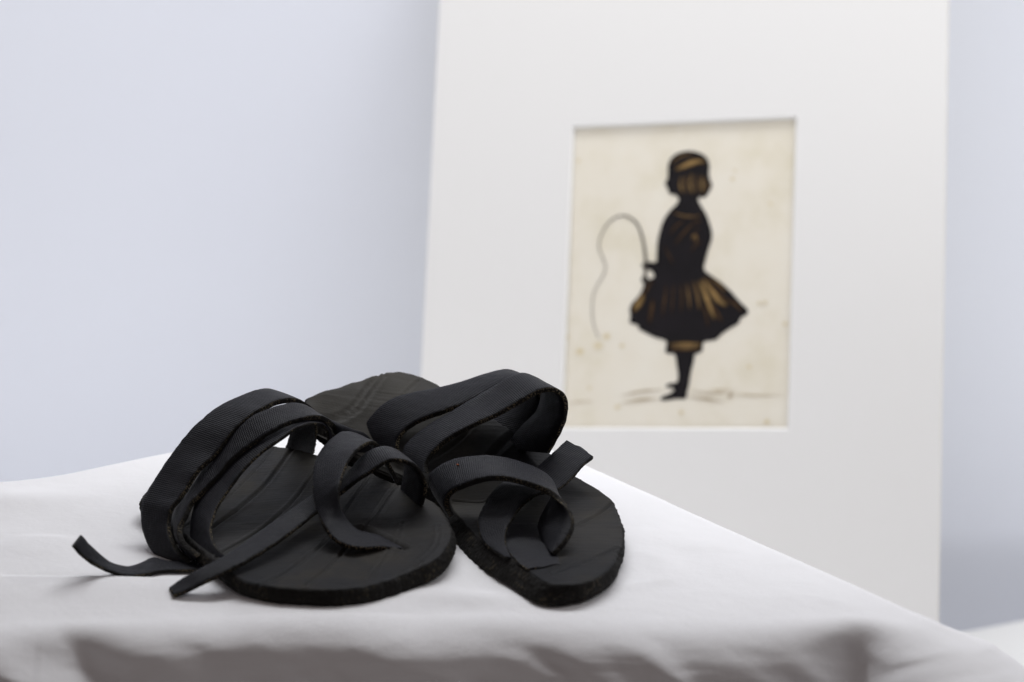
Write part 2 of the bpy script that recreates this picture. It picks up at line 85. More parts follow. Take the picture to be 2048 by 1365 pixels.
"fig":[[-0.0022,0.0652],[-0.0049,0.0691],[-0.0098,0.0701],[-0.0121,0.0735],[-0.0129,0.0765],[-0.0151,0.0791],[-0.0131,0.0829],[-0.0126,0.0867],[-0.0128,0.0941],[-0.0109,0.1004],[-0.0057,0.1051],[0.0028,0.1073],[0.0103,0.1066],[0.0179,0.1036],[0.0223,0.0992],[0.024,0.0928],[0.0237,0.0865],[0.025,0.0812],[0.0268,0.0769],[0.0252,0.0727],[0.0222,0.0676],[0.0191,0.066],[0.0159,0.0671],[0.0149,0.0647],[0.0183,0.0582],[0.0223,0.0518],[0.0258,0.0433],[0.0281,0.0349],[0.0277,0.0287],[0.0252,0.0204],[0.023,0.011],[0.0222,0.0038],[0.0276,-0.0009],[0.0362,-0.0069],[0.0448,-0.0143],[0.0545,-0.0248],[0.0617,-0.0325],[0.0591,-0.0362],[0.055,-0.0386],[0.054,-0.0423],[0.0458,-0.0474],[0.0387,-0.0524],[0.0346,-0.0565],[0.0252,-0.058],[0.0232,-0.0595],[0.023,-0.0656],[0.0203,-0.0677],[0.0168,-0.0687],[0.0157,-0.0749],[0.0135,-0.0851],[0.0122,-0.0954],[0.0109,-0.1005],[0.01,-0.1063],[0.0016,-0.1067],[-0.0068,-0.1079],[-0.0119,-0.1075],[-0.0122,-0.1056],[-0.007,-0.1032],[-0.0018,-0.1005],[-0.0012,-0.0978],[-0.0072,-0.0968],[-0.0079,-0.0949],[-0.0031,-0.0933],[0.0015,-0.0925],[0.0024,-0.0871],[0.0011,-0.0789],[-0.0014,-0.0685],[-0.0061,-0.0681],[-0.0093,-0.0664],[-0.0085,-0.0581],[-0.0103,-0.0564],[-0.0193,-0.0538],[-0.0302,-0.0485],[-0.0335,-0.0464],[-0.0347,-0.0433],[-0.0416,-0.0411],[-0.0414,-0.0348],[-0.0423,-0.0296],[-0.0397,-0.0233],[-0.0345,-0.0192],[-0.0326,-0.014],[-0.0306,-0.0082],[-0.0329,-0.0046],[-0.032,-0.0014],[-0.0281,-0.0015],[-0.0254,-0.0037],[-0.0217,-0.0012],[-0.0235,0.003],[-0.0279,0.0048],[-0.0311,0.0059],[-0.0332,0.008],[-0.0313,0.0105],[-0.0281,0.0117],[-0.0206,0.0111],[-0.0201,0.0162],[-0.0197,0.0288],[-0.0174,0.0403],[-0.0145,0.0486],[-0.0094,0.0559],[-0.0042,0.061]],
"whip":[[-0.0296,-0.0067],[-0.0294,0.0059],[-0.0301,0.0174],[-0.0332,0.0323],[-0.0379,0.044],[-0.0436,0.0495],[-0.0508,0.0524],[-0.0588,0.0505],[-0.0661,0.0441],[-0.0712,0.0332],[-0.0719,0.0247],[-0.0683,0.0162],[-0.0651,0.0077],[-0.0676,-0.0007],[-0.0727,-0.0091],[-0.0753,-0.0164],[-0.0759,-0.028],[-0.0743,-0.0407],[-0.0711,-0.0491],[-0.0688,-0.0537]],
"gold":[[[[-0.0063,0.0911],[0.0032,0.095],[0.0138,0.0978],[0.0213,0.0967]],0.00226,"g"],[[[-0.0108,0.0961],[-0.0013,0.1028],[0.0114,0.1045]],0.00082,"b"],[[[-0.0001,0.0858],[-0.0013,0.0778],[0.0015,0.0697]],0.00074,"g"],[[[0.0043,0.0874],[0.0031,0.0798],[0.0058,0.0696]],0.00074,"b"],[[[0.009,0.088],[0.008,0.0796],[0.0101,0.0686]],0.00082,"g"],[[[0.0139,0.0874],[0.0136,0.0784],[0.015,0.0684]],0.00074,"b"],[[[0.0184,0.086],[0.0185,0.0772],[0.0194,0.0687]],0.00078,"g"],[[[0.0228,0.0833],[0.0238,0.078],[0.0223,0.0714]],0.0007,"b"],[[[-0.0087,0.0548],[0.0004,0.0512],[0.0111,0.0498],[0.02,0.0517]],0.00082,"b"],[[[-0.0051,0.0253],[0.0052,0.0376],[0.0154,0.0478]],0.00103,"d"],[[[-0.0096,0.0338],[-0.0035,0.042],[0.0048,0.0471]],0.00082,"d"],[[[0.0157,0.0468],[0.016,0.0436]],0.00144,"d"],[[[0.0149,0.0394],[0.0151,0.0373]],0.00144,"d"],[[[0.0108,0.0291],[0.013,0.0332],[0.0153,0.0273]],0.00165,"b"],[[[0.0214,-0.0035],[0.0284,-0.012],[0.0357,-0.0224],[0.0432,-0.0281]],0.00268,"g"],[[[0.0182,-0.0049],[0.0251,-0.0202],[0.0331,-0.04]],0.00185,"g"],[[[0.013,-0.0056],[0.0167,-0.0169],[0.0197,-0.0315]],0.00144,"b"],[[[0.0075,-0.0068],[0.0096,-0.0189],[0.0109,-0.0314]],0.00103,"b"],[[[0.0255,-0.0025],[0.0341,-0.0079],[0.0428,-0.0163]],0.00123,"b"],[[[0.0235,-0.0042],[0.0376,-0.0183],[0.0515,-0.0289]],0.00103,"d"],[[[0.0305,-0.0255],[0.035,-0.0338],[0.0398,-0.0421]],0.00103,"d"],[[[0.0024,-0.0073],[0.0035,-0.0188],[0.0033,-0.0334]],0.00082,"d"],[[[-0.0103,-0.0081],[-0.0115,-0.0227],[-0.0131,-0.0373]],0.00082,"d"],[[[-0.0039,-0.0072],[-0.0043,-0.0208],[-0.0051,-0.0353]],0.00062,"d"],[[[0.0221,-0.0253],[0.0254,-0.0357],[0.0274,-0.0461]],0.00082,"d"],[[[0.0451,-0.0216],[0.0526,-0.0289],[0.0569,-0.0337]],0.00082,"d"],[[[-0.0136,0.0255],[-0.0091,0.017],[-0.0045,0.0085]],0.00062,"d"],[[[0.01,0.0186],[0.0141,0.0248],[0.0203,0.0278]],0.00062,"d"],[[[-0.0388,-0.0317],[-0.0343,-0.0244],[-0.0293,-0.0151]],0.00268,"g"],[[[-0.0216,-0.0205],[-0.0227,-0.0309],[-0.0244,-0.0423]],0.00165,"d"],[[[-0.0303,-0.0182],[-0.0263,-0.0099],[-0.0222,-0.0037]],0.00123,"d"],[[[-0.0052,-0.0639],[0.0043,-0.062],[0.0212,-0.0625]],0.00309,"b"],[[[-0.0068,-0.0602],[0.0042,-0.0599],[0.0222,-0.0601]],0.00123,"g"]],
"ground":[[[[-0.0474,-0.1041],[-0.0304,-0.1004],[-0.0103,-0.0988]],0.00082,"b"],[[[-0.0472,-0.1101],[-0.0302,-0.1076],[-0.0132,-0.1062]],0.00123,"b"],[[[0.013,-0.0995],[0.0309,-0.102],[0.0475,-0.1009]],0.00103,"b"],[[[0.011,-0.1047],[0.0268,-0.1069],[0.0436,-0.1092]],0.00103,"b"],[[[-0.0946,-0.1109],[-0.0817,-0.1088],[-0.0709,-0.1086]],0.00082,"p"],[[[0.0475,-0.1021],[0.0683,-0.1038],[0.0929,-0.103]],0.00082,"p"],[[[0.0456,-0.1058],[0.0486,-0.1037],[0.05,-0.1007]],0.00165,"b"],[[[0.0266,-0.0996],[0.0454,-0.0992],[0.0516,-0.0997]],0.00082,"p"]],
"spots":[[0.0782,0.059,0.00185],[-0.0623,-0.0528,0.00329],[-0.0696,-0.0606,0.00453],[-0.0856,-0.0657,0.0037],[0.0706,-0.0261,0.00185],[0.0756,-0.0255,0.00185],[-0.0498,-0.1134,0.00247],[0.0635,-0.0797,0.00206],[0.0444,0.0816,0.00185],[0.0463,0.0889,0.00144],[0.0062,-0.118,0.00206],[-0.0937,0.1023,0.00165],[-0.048,-0.0608,0.00206],[-0.0971,-0.053,0.00185],[-0.0757,-0.0971,0.00165],[0.0934,-0.0438,0.00206],[0.0803,-0.1261,0.00247]],
"cam":[0.0,-1.285,0.524]}''')
rng = np.random.default_rng(7)

# ------------------------------------------------------------------ material helpers
def mat(name, base=(0.5, 0.5, 0.5), rough=0.6, spec=0.4):
    m = bpy.data.materials.new(name)
    m.use_nodes = True
    b = m.node_tree.nodes['Principled BSDF']
    b.inputs['Base Color'].default_value = (*base, 1)
    b.inputs['Roughness'].default_value = rough
    b.inputs['Specular IOR Level'].default_value = spec
    return m, m.node_tree, b

def N(nt, t, **kw):
    n = nt.nodes.new(t)
    for k, v in kw.items():
        if k.startswith('i_'):
            n.inputs[k[2:].replace('_', ' ')].default_value = v
        else:
            setattr(n, k, v)
    return n

def ramp(nt, src, stops):
    r = nt.nodes.new('ShaderNodeValToRGB')
    e = r.color_ramp.elements
    e[0].position, e[0].color = stops[0][0], (*stops[0][1], 1)
    e[1].position, e[1].color = stops[1][0], (*stops[1][1], 1)
    for p, c in stops[2:]:
        q = e.new(p)
        q.color = (*c, 1)
    nt.links.new(src, r.inputs[0])
    return r

def math_node(nt, op, a, b):
    n = nt.nodes.new('ShaderNodeMath')
    n.operation = op
    for i, v in enumerate((a, b)):
        if isinstance(v, (int, float)):
            n.inputs[i].default_value = v
        else:
            nt.links.new(v, n.inputs[i])
    return n.outputs[0]

def bump(nt, b, height, strength, dist, prev=None):
    n = nt.nodes.new('ShaderNodeBump')
    n.inputs['Strength'].default_value = strength
    n.inputs['Distance'].default_value = dist
    nt.links.new(height, n.inputs['Height'])
    if prev:
        nt.links.new(prev.outputs[0], n.inputs['Normal'])
    nt.links.new(n.outputs[0], b.inputs['Normal'])
    return n

# strap rubber: fine fabric print pressed into black tyre rubber
def make_strap_rubber():
    m, nt, b = mat('strap_rubber', (0.02, 0.02, 0.024), 0.5, 0.13)
    uv = N(nt, 'ShaderNodeUVMap')
    obj = N(nt, 'ShaderNodeTexCoord')
    nz = N(nt, 'ShaderNodeTexNoise', i_Scale=38.0, i_Detail=6.0, i_Roughness=0.6)
    nt.links.new(obj.outputs['Object'], nz.inputs['Vector'])
    col = ramp(nt, nz.outputs['Fac'], [(0.30, (0.006, 0.006, 0.0085)), (0.55, (0.0098, 0.0098, 0.0138)), (0.75, (0.0155, 0.0150, 0.0185))])
    dust = N(nt, 'ShaderNodeTexNoise', i_Scale=420.0, i_Detail=3.0)
    nt.links.new(obj.outputs['Object'], dust.inputs['Vector'])
    dm = ramp(nt, dust.outputs['Fac'], [(0.70, (0, 0, 0)), (0.78, (1, 1, 1))])
    mx = N(nt, 'ShaderNodeMix', data_type='RGBA')
    f = math_node(nt, 'MULTIPLY', dm.outputs[0], 0.30)
    nt.links.new(f, mx.inputs[0])
    nt.links.new(col.outputs[0], mx.inputs[6])
    mx.inputs[7].default_value = (0.11, 0.10, 0.085, 1)
    nt.links.new(mx.outputs[2], b.inputs['Base Color'])
    w1 = N(nt, 'ShaderNodeTexWave', wave_type='BANDS', bands_direction='X', i_Scale=230.0, i_Distortion=1.2, i_Detail=2.0, i_Detail_Scale=1.5)
    w2 = N(nt, 'ShaderNodeTexWave', wave_type='BANDS', bands_direction='Y', i_Scale=210.0, i_Distortion=1.5, i_Detail=2.0, i_Detail_Scale=1.5)
    nt.links.new(uv.outputs[0], w1.inputs['Vector'])
    nt.links.new(uv.outputs[0], w2.inputs['Vector'])
    h = math_node(nt, 'ADD', w1.outputs['Fac'], math_node(nt, 'MULTIPLY', w2.outputs['Fac'], 0.6))
    b1 = bump(nt, b, h, 0.42, 0.0005)
    fine = N(nt, 'ShaderNodeTexNoise', i_Scale=160.0, i_Detail=5.0)
    nt.links.new(obj.outputs['Object'], fine.inputs['Vector'])
    bump(nt, b, fine.outputs['Fac'], 0.35, 0.0012, b1)
    r = ramp(nt, nz.outputs['Fac'], [(0.3, (0.42,) * 3), (0.7, (0.62,) * 3)])
    nt.links.new(r.outputs[0], b.inputs['Roughness'])
    return m

# cut edge with the ends of the tyre cords showing
def make_cord_edge(name, su, sv, amount, lo):
    m, nt, b = mat(name, (0.012, 0.011, 0.010), 0.8, 0.2)
    uv = N(nt, 'ShaderNodeUVMap')
    mp = N(nt, 'ShaderNodeMapping')
    mp.inputs['Scale'].default_value = (su, sv, 1)
    nt.links.new(uv.outputs[0], mp.inputs[0])
    vo = N(nt, 'ShaderNodeTexVoronoi', feature='F1', i_Scale=1.0, i_Randomness=0.7)
    vo.voronoi_dimensions = '2D'
    nt.links.new(mp.outputs[0], vo.inputs['Vector'])
    dot = ramp(nt, vo.outputs['Distance'], [(0.18, (1, 1, 1)), (0.42, (0, 0, 0))])
    obj = N(nt, 'ShaderNodeTexCoord')
    nz = N(nt, 'ShaderNodeTexNoise', i_Scale=70.0, i_Detail=4.0)
    nt.links.new(obj.outputs['Object'], nz.inputs['Vector'])
    nm = ramp(nt, nz.outputs['Fac'], [(lo, (0, 0, 0)), (lo + 0.18, (1, 1, 1))])
    fac = math_node(nt, 'MULTIPLY', dot.outputs[0], math_node(nt, 'MULTIPLY', nm.outputs[0], amount))
    mx = N(nt, 'ShaderNodeMix', data_type='RGBA')
    nt.links.new(fac, mx.inputs[0])
    mx.inputs[6].default_value = (0.011, 0.010, 0.009, 1)
    mx.inputs[7].default_value = (0.17, 0.138, 0.088, 1)
    nt.links.new(mx.outputs[2], b.inputs['Base Color'])
    b1 = bump(nt, b, dot.outputs[0], 0.7, 0.0006)
    fz = N(nt, 'ShaderNodeTexNoise', i_Scale=700.0, i_Detail=3.0)
    nt.links.new(obj.outputs['Object'], fz.inputs['Vector'])
    bump(nt, b, fz.outputs['Fac'], 0.6, 0.0008, b1)
    return m

def make_sole_rubber():
    m, nt, b = mat('sole_rubber', (0.025, 0.025, 0.025), 0.52, 0.08)
    obj = N(nt, 'ShaderNodeTexCoord')
    nz = N(nt, 'ShaderNodeTexNoise', i_Scale=22.0, i_Detail=7.0, i_Roughness=0.62)
    nt.links.new(obj.outputs['Object'], nz.inputs['Vector'])
    col = ramp(nt, nz.outputs['Fac'], [(0.30, (0.0060, 0.0060, 0.0075)), (0.55, (0.0092, 0.0090, 0.0104)), (0.78, (0.030, 0.026, 0.020))])
    big = N(nt, 'ShaderNodeTexNoise', i_Scale=11.0, i_Detail=5.0, i_Roughness=0.6)
    nt.links.new(obj.outputs['Object'], big.inputs['Vector'])
    dm = ramp(nt, big.outputs['Fac'], [(0.42, (0, 0, 0)), (0.68, (1, 1, 1))])
    mx = N(nt, 'ShaderNodeMix', data_type='RGBA')
    nt.links.new(math_node(nt, 'MULTIPLY', dm.outputs[0], 0.38), mx.inputs[0])
    nt.links.new(col.outputs[0], mx.inputs[6])
    mx.inputs[7].default_value = (0.058, 0.052, 0.042, 1)
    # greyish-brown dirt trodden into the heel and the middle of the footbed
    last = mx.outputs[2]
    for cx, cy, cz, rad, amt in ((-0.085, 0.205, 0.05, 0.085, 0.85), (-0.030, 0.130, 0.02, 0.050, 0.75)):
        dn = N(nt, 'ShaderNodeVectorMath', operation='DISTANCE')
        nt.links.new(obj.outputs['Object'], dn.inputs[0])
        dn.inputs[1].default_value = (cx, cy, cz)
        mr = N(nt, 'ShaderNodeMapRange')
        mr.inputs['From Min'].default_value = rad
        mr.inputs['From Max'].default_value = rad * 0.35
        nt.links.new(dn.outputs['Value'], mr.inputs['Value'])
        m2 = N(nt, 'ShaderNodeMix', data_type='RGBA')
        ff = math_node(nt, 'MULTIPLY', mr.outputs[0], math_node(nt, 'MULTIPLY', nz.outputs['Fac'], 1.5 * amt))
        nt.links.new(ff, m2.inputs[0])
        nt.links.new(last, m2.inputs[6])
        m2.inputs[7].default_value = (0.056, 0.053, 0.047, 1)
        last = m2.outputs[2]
    nt.links.new(last, b.inputs['Base Color'])
    mp = N(nt, 'ShaderNodeMapping')
    mp.inputs['Rotation'].default_value = (0, 0, math.radians(24))
    mp.inputs['Scale'].default_value = (14.0, 420.0, 30.0)
    nt.links.new(obj.outputs['Object'], mp.inputs[0])
    st = N(nt, 'ShaderNodeTexNoise', i_Scale=1.0, i_Detail=4.0)
    nt.links.new(mp.outputs[0], st.inputs['Vector'])
    b1 = bump(nt, b, st.outputs['Fac'], 0.45, 0.0007)
    fine = N(nt, 'ShaderNodeTexNoise', i_Scale=900.0, i_Detail=3.0)
    nt.links.new(obj.outputs['Object'], fine.inputs['Vector'])
    bump(nt, b, fine.outputs['Fac'], 0.25, 0.0005, b1)
    r = ramp(nt, nz.outputs['Fac'], [(0.3, (0.46,) * 3), (0.75, (0.7,) * 3)])
    nt.links.new(r.outputs[0], b.inputs['Roughness'])
    return m

def make_cloth(name, base):
    m, nt, b = mat(name, base, 0.9, 0.12)
    b.inputs['Sheen Weight'].default_value = 0.08
    obj = N(nt, 'ShaderNodeTexCoord')
    w1 = N(nt, 'ShaderNodeTexWave', bands_direction='X', i_Scale=420.0, i_Distortion=1.0, i_Detail=1.0)
    w2 = N(nt, 'ShaderNodeTexWave', bands_direction='Y', i_Scale=420.0, i_Distortion=1.0, i_Detail=1.0)
    nt.links.new(obj.outputs['Object'], w1.inputs['Vector'])
    nt.links.new(obj.outputs['Object'], w2.inputs['Vector'])
    h = math_node(nt, 'ADD', w1.outputs['Fac'], w2.outputs['Fac'])
    b1 = bump(nt, b, h, 0.10, 0.0003)
    nz = N(nt, 'ShaderNodeTexNoise', i_Scale=26.0, i_Detail=6.0, i_Roughness=0.55)
    nt.links.new(obj.outputs['Object'], nz.inputs['Vector'])
    b2 = bump(nt, b, nz.outputs['Fac'], 0.26, 0.004, b1)
    n2 = N(nt, 'ShaderNodeTexNoise', i_Scale=95.0, i_Detail=5.0, i_Roughness=0.6)
    nt.links.new(obj.outputs['Object'], n2.inputs['Vector'])
    bump(nt, b, n2.outputs['Fac'], 0.22, 0.0015, b2)
    return m

def make_wall():
    m, nt, b = mat('lavender_wall_paint', (0.70, 0.735, 0.83), 0.75, 0.2)
    obj = N(nt, 'ShaderNodeTexCoord')
    nz = N(nt, 'ShaderNodeTexNoise', i_Scale=2.2, i_Detail=4.0)
    nt.links.new(obj.outputs['Object'], nz.inputs['Vector'])
    c = ramp(nt, nz.outputs['Fac'], [(0.3, (0.80, 0.825, 0.90)), (0.7, (0.82, 0.845, 0.915))])
    nt.links.new(c.outputs[0], b.inputs['Base Color'])
    fz = N(nt, 'ShaderNodeTexNoise', i_Scale=260.0, i_Detail=2.0)
    nt.links.new(obj.outputs['Object'], fz.inputs['Vector'])
    bump(nt, b, fz.outputs['Fac'], 0.08, 0.001)
    return m

def make_paper():
    m, nt, b = mat('aged_paper', (0.70, 0.61, 0.50), 0.85, 0.15)
    obj = N(nt, 'ShaderNodeTexCoord')
    nz = N(nt, 'ShaderNodeTexNoise', i_Scale=16.0, i_Detail=6.0, i_Roughness=0.65)
    nt.links.new(obj.outputs['Object'], nz.inputs['Vector'])
    c = ramp(nt, nz.outputs['Fac'], [(0.25, (0.63, 0.58, 0.45)), (0.5, (0.71, 0.665, 0.57)), (0.75, (0.735, 0.70, 0.62))])
    nt.links.new(c.outputs[0], b.inputs['Base Color'])
    return m

def make_board(name, base):
    m, nt, b = mat(name, base, 0.85, 0.15)
    obj = N(nt, 'ShaderNodeTexCoord')
    nz = N(nt, 'ShaderNodeTexNoise', i_Scale=900.0, i_Detail=2.0)
    nt.links.new(obj.outputs['Object'], nz.inputs['Vector'])
    bump(nt, b, nz.outputs['Fac'], 0.06, 0.0005)
    return m

def make_flat(name, base, rough=0.8, vary=0.25, scale=60.0):
    m, nt, b = mat(name, base, rough, 0.2)
    obj = N(nt, 'ShaderNodeTexCoord')
    nz = N(nt, 'ShaderNodeTexNoise', i_Scale=scale, i_Detail=4.0)
    nt.links.new(obj.outputs['Object'], nz.inputs['Vector'])
    lo = tuple(c * (1 - vary) for c in base)
    hi = tuple(min(1, c * (1 + vary)) for c in base)
    c = ramp(nt, nz.outputs['Fac'], [(0.3, lo), (0.7, hi)])
    nt.links.new(c.outputs[0], b.inputs['Base Color'])
    return m

def make_soft_ink(name, under, over, round_spot=False, power=1.0):
    """brush mark that fades into what it is painted on (UV: u along, v across)"""
    m, nt, b = mat(name, over, 0.8, 0.1)
    uv = N(nt, 'ShaderNodeUVMap')
    sp = N(nt, 'ShaderNodeSeparateXYZ')
    nt.links.new(uv.outputs[0], sp.inputs[0])
    def hat(o):
        a = math_node(nt, 'ABSOLUTE', math_node(nt, 'SUBTRACT', math_node(nt, 'MULTIPLY', o, 2.0), 1.0), 0.0)
        return math_node(nt, 'SUBTRACT', 1.0, a)
    if round_spot:
        fac = sp.outputs[0]
    else:
        fac = math_node(nt, 'MULTIPLY', math_node(nt, 'POWER', hat(sp.outputs[1]), power), math_node(nt, 'POWER', hat(sp.outputs[0]), 0.5))
    obj = N(nt, 'ShaderNodeTexCoord')
    nz = N(nt, 'ShaderNodeTexNoise', i_Scale=150.0, i_Detail=4.0)
    nt.links.new(obj.outputs['Object'], nz.inputs['Vector'])
    fac = math_node(nt, 'MULTIPLY', fac, math_node(nt, 'MULTIPLY', nz.outputs['Fac'], 2.2))
    mx = N(nt, 'ShaderNodeMix', data_type='RGBA')
    nt.links.new(fac, mx.inputs[0])
    mx.inputs[6].default_value = (*under, 1)
    mx.inputs[7].default_value = (*over, 1)
    nt.links.new(mx.outputs[2], b.inputs['Base Color'])
    return m

M_STRAP = make_strap_rubber()
M_CORD = make_cord_edge('frayed_cord_edge', 600.0, 520.0, 1.0, 0.44)
M_PLY = make_cord_edge('sole_ply_edge', 330.0, 300.0, 0.30, 0.52)
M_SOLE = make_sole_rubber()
M_CLOTH = make_cloth('white_cotton', (0.78, 0.775, 0.785))
M_CLOTH2 = make_cloth('white_cotton_lower', (0.88, 0.88, 0.875))
M_WALL = make_wall()
M_PAPER = make_paper()
M_BOARD = make_board('mat_board_face', (0.725, 0.717, 0.705))
M_CORE = make_board('mat_board_core', (0.78, 0.74, 0.60))
M_BEVEL = make_board('mat_board_bevel', (0.82, 0.82, 0.81))
M_INK = make_flat('black_ink', (0.0055, 0.004, 0.0055), 0.75, 0.3, 45.0)
INK = (0.0055, 0.004, 0.0055)
SHEET = (0.71, 0.665, 0.57)
M_GOLD = make_soft_ink('bronze_gilding', INK, (0.30, 0.19, 0.075))
M_BRONZE = make_soft_ink('dull_bronze', INK, (0.17, 0.105, 0.045))
M_DARKBR = make_soft_ink('dark_bronze', INK, (0.08, 0.045, 0.02))
M_WASH = make_soft_ink('brown_wash', SHEET, (0.30, 0.22, 0.12))
M_PALEWASH = make_soft_ink('pale_wash', SHEET, (0.48, 0.40, 0.27))
M_FOX = make_soft_ink('foxing_stain', SHEET, (0.58, 0.48, 0.27), True)
M_WHIP = make_flat('thin_grey_ink', (0.06, 0.05, 0.042), 0.7, 0.3, 90.0)
M_RUST = make_flat('rust', (0.22, 0.06, 0.02), 0.8, 0.3, 900.0)
M_HOLE = make_flat('hole_black', (0.006, 0.006, 0.006), 0.9, 0.2, 900.0)

# ------------------------------------------------------------------ object helpers
def mesh_obj(name, verts, faces, mats, parent=None, smooth=True, midx=None, uvs=None):
    me = bpy.data.meshes.new(name)
    me.from_pydata([tuple(map(float, v)) for v in verts], [], [tuple(map(int, f)) for f in faces])
    for m in (mats if isinstance(mats, (list, tuple)) else [mats]):
        me.materials.append(m)
    if smooth:
        me.polygons.foreach_set('use_smooth', np.ones(len(me.polygons), dtype=bool))
    if midx is not None:
        me.polygons.foreach_set('material_index', np.array(midx, dtype=np.int32))
    if uvs is not None:
        lay = me.uv_layers.new(name='UVMap')
        vi = np.empty(len(me.loops), dtype=np.int32)
        me.loops.foreach_get('vertex_index', vi)
        lay.data.foreach_set('uv', np.asarray(uvs, dtype=np.float32)[vi].ravel())
    me.update()
    o = bpy.data.objects.new(name, me)
    COL.objects.link(o)
    if parent:
        o.parent = parent
    return o

def thing(name, label, cat, loc=(0, 0, 0), group=None):
    o = bpy.data.objects.new(name, None)
    o.empty_display_size = 0.02
    o.location = loc
    COL.objects.link(o)
    o['label'] = label
    o['category'] = cat
    if group:
        o['group'] = group
    return o

def tag(o, label, cat):
    o['label'] = label
    o['category'] = cat
    return o

def vnoise(p, freq, seed=0, octaves=3):
    """smooth value noise for arrays of 2D points"""
    p = np.asarray(p, dtype=float)
    out = np.zeros(p.shape[0])
    amp, tot = 1.0, 0.0
    for k in range(octaves):
        q = p * freq * 2 ** k + 17.3 * k + seed * 3.1
        i = np.floor(q).astype(np.int64)
        f = q - i
        f = f * f * (3 - 2 * f)
        def h(a, b):
            n = (a * 374761393 + b * 668265263 + (seed + k) * 974711) & 0xffffffff
            n = ((n ^ (n >> 13)) * 1274126177) & 0xffffffff
            return ((n ^ (n >> 16)) & 0xffff) / 65535.0 * 2 - 1
        v = (h(i[:, 0], i[:, 1]) * (1 - f[:, 0]) * (1 - f[:, 1]) + h(i[:, 0] + 1, i[:, 1]) * f[:, 0] * (1 - f[:, 1])
             + h(i[:, 0], i[:, 1] + 1) * (1 - f[:, 0]) * f[:, 1] + h(i[:, 0] + 1, i[:, 1] + 1) * f[:, 0] * f[:, 1])
        out += amp * v
        tot += amp
        amp *= 0.5
    return out / tot

def catmull(p, n, closed=False):
    p = np.asarray(p, dtype=float)
    if closed:
        q = np.vstack([p[-2:], p, p[:3]])
    else:
        q = np.vstack([2 * p[0] - p[1], p, 2 * p[-1] - p[-2]])
    seg = len(p) if closed else len(p) - 1
    off = 2 if closed else 1
    d = np.r_[0, np.cumsum(np.linalg.norm(np.diff(q, axis=0), axis=1))]
    m = np.zeros_like(q)
    m[1:-1] = (q[2:] - q[:-2]) / (d[2:] - d[:-2])[:, None]
    tt = np.linspace(d[off], d[off + seg], n * 4 + 1)
    i = np.clip(np.searchsorted(d, tt, side='right') - 1, off, off + seg - 1)
    h = (d[i + 1] - d[i])
    x = ((tt - d[i]) / h)[:, None]
    h = h[:, None]
    o = (2 * x**3 - 3 * x**2 + 1) * q[i] + (x**3 - 2 * x**2 + x) * h * m[i] + (-2 * x**3 + 3 * x**2) * q[i + 1] + (x**3 - x**2) * h * m[i + 1]
    L = np.r_[0, np.cumsum(np.linalg.norm(np.diff(o, axis=0), axis=1))]
    s = np.linspace(0, L[-1], n + 1 if closed else n)
    r = np.stack([np.interp(s, L, o[:, k]) for k in range(o.shape[1])], 1)
    return (r[:-1] if closed else r), L[-1]

# ------------------------------------------------------------------ cloth over the raised plinth
POLY = np.array(DATA['poly'])

def poly_sdf(P, poly):
    d = np.full(len(P), 1e9)
    inside = np.zeros(len(P), dtype=bool)
    n = len(poly)
    for k in range(n):
        a, b = poly[k], poly[(k + 1) % n]
        e = b - a
        w = P - a
        t = np.clip((w @ e) / (e @ e), 0, 1)
        d = np.minimum(d, np.linalg.norm(w - t[:, None] * e, axis=1))
        c1 = (a[1] > P[:, 1]) != (b[1] > P[:, 1])
        with np.errstate(divide='ignore', invalid='ignore'):
            xi = (b[0] - a[0]) * (P[:, 1] - a[1]) / (b[1] - a[1]) + a[0]
        inside ^= c1 & (P[:, 0] < xi)
    return np.where(inside, -d, d)

def smooth(a, lo, hi):
    t = np.clip((a - lo) / (hi - lo), 0, 1)
    return t * t * (3 - 2 * t)

LOWER_Z = -0.30
SOLE_A = np.array(DATA['soleA'])[:, :2]

def top_height(P):
    """soft waves and folds of the cloth lying on the plinth"""
    x, y = P[:, 0], P[:, 1]
    d = poly_sdf(P, POLY)
    edge = smooth(-d, 0.0, 0.05)
    away = smooth(np.abs(x + 0.09), 0.11, 0.22)
    z = 0.0024 * vnoise(P, 7.5, 5, 3) * away * edge
    z += 0.0005 * vnoise(P, 28.0, 6, 3) * smooth(np.abs(x + 0.09), 0.13, 0.2)
    # a few long shallow creases left of the sandals and to the right
    rid = np.abs(vnoise(np.stack([x * 0.35 + y * 0.9, y * 0.3 - x * 0.5], 1), 13.0, 41, 2))
    z += 0.0020 * np.exp(-(rid / 0.10) ** 2) * away * edge
    z += 0.0040 * smooth(-(y - 0.036 + 0.02 * (x + 0.25)), -0.006, 0.007) * smooth(-x, 0.150, 0.20) * edge
    z += 0.0036 * smooth(-poly_sdf(P, SOLE_A), -0.032, -0.002) * smooth(x, -0.175, -0.14)
    bx, by = DATA['bump']
    z += 0.0036 * np.exp(-(((x - bx + 0.006) / 0.024) ** 2 + ((y - by + 0.005) / 0.012) ** 2))
    z += 0.004 * np.exp(-(((x + 0.33) / 0.05) ** 2 + ((y - 0.17) / 0.02) ** 2))
    z += 0.0045 * np.exp(-(((x + 0.37) / 0.030) ** 2 + ((y - 0.006) / 0.008) ** 2))
    return z

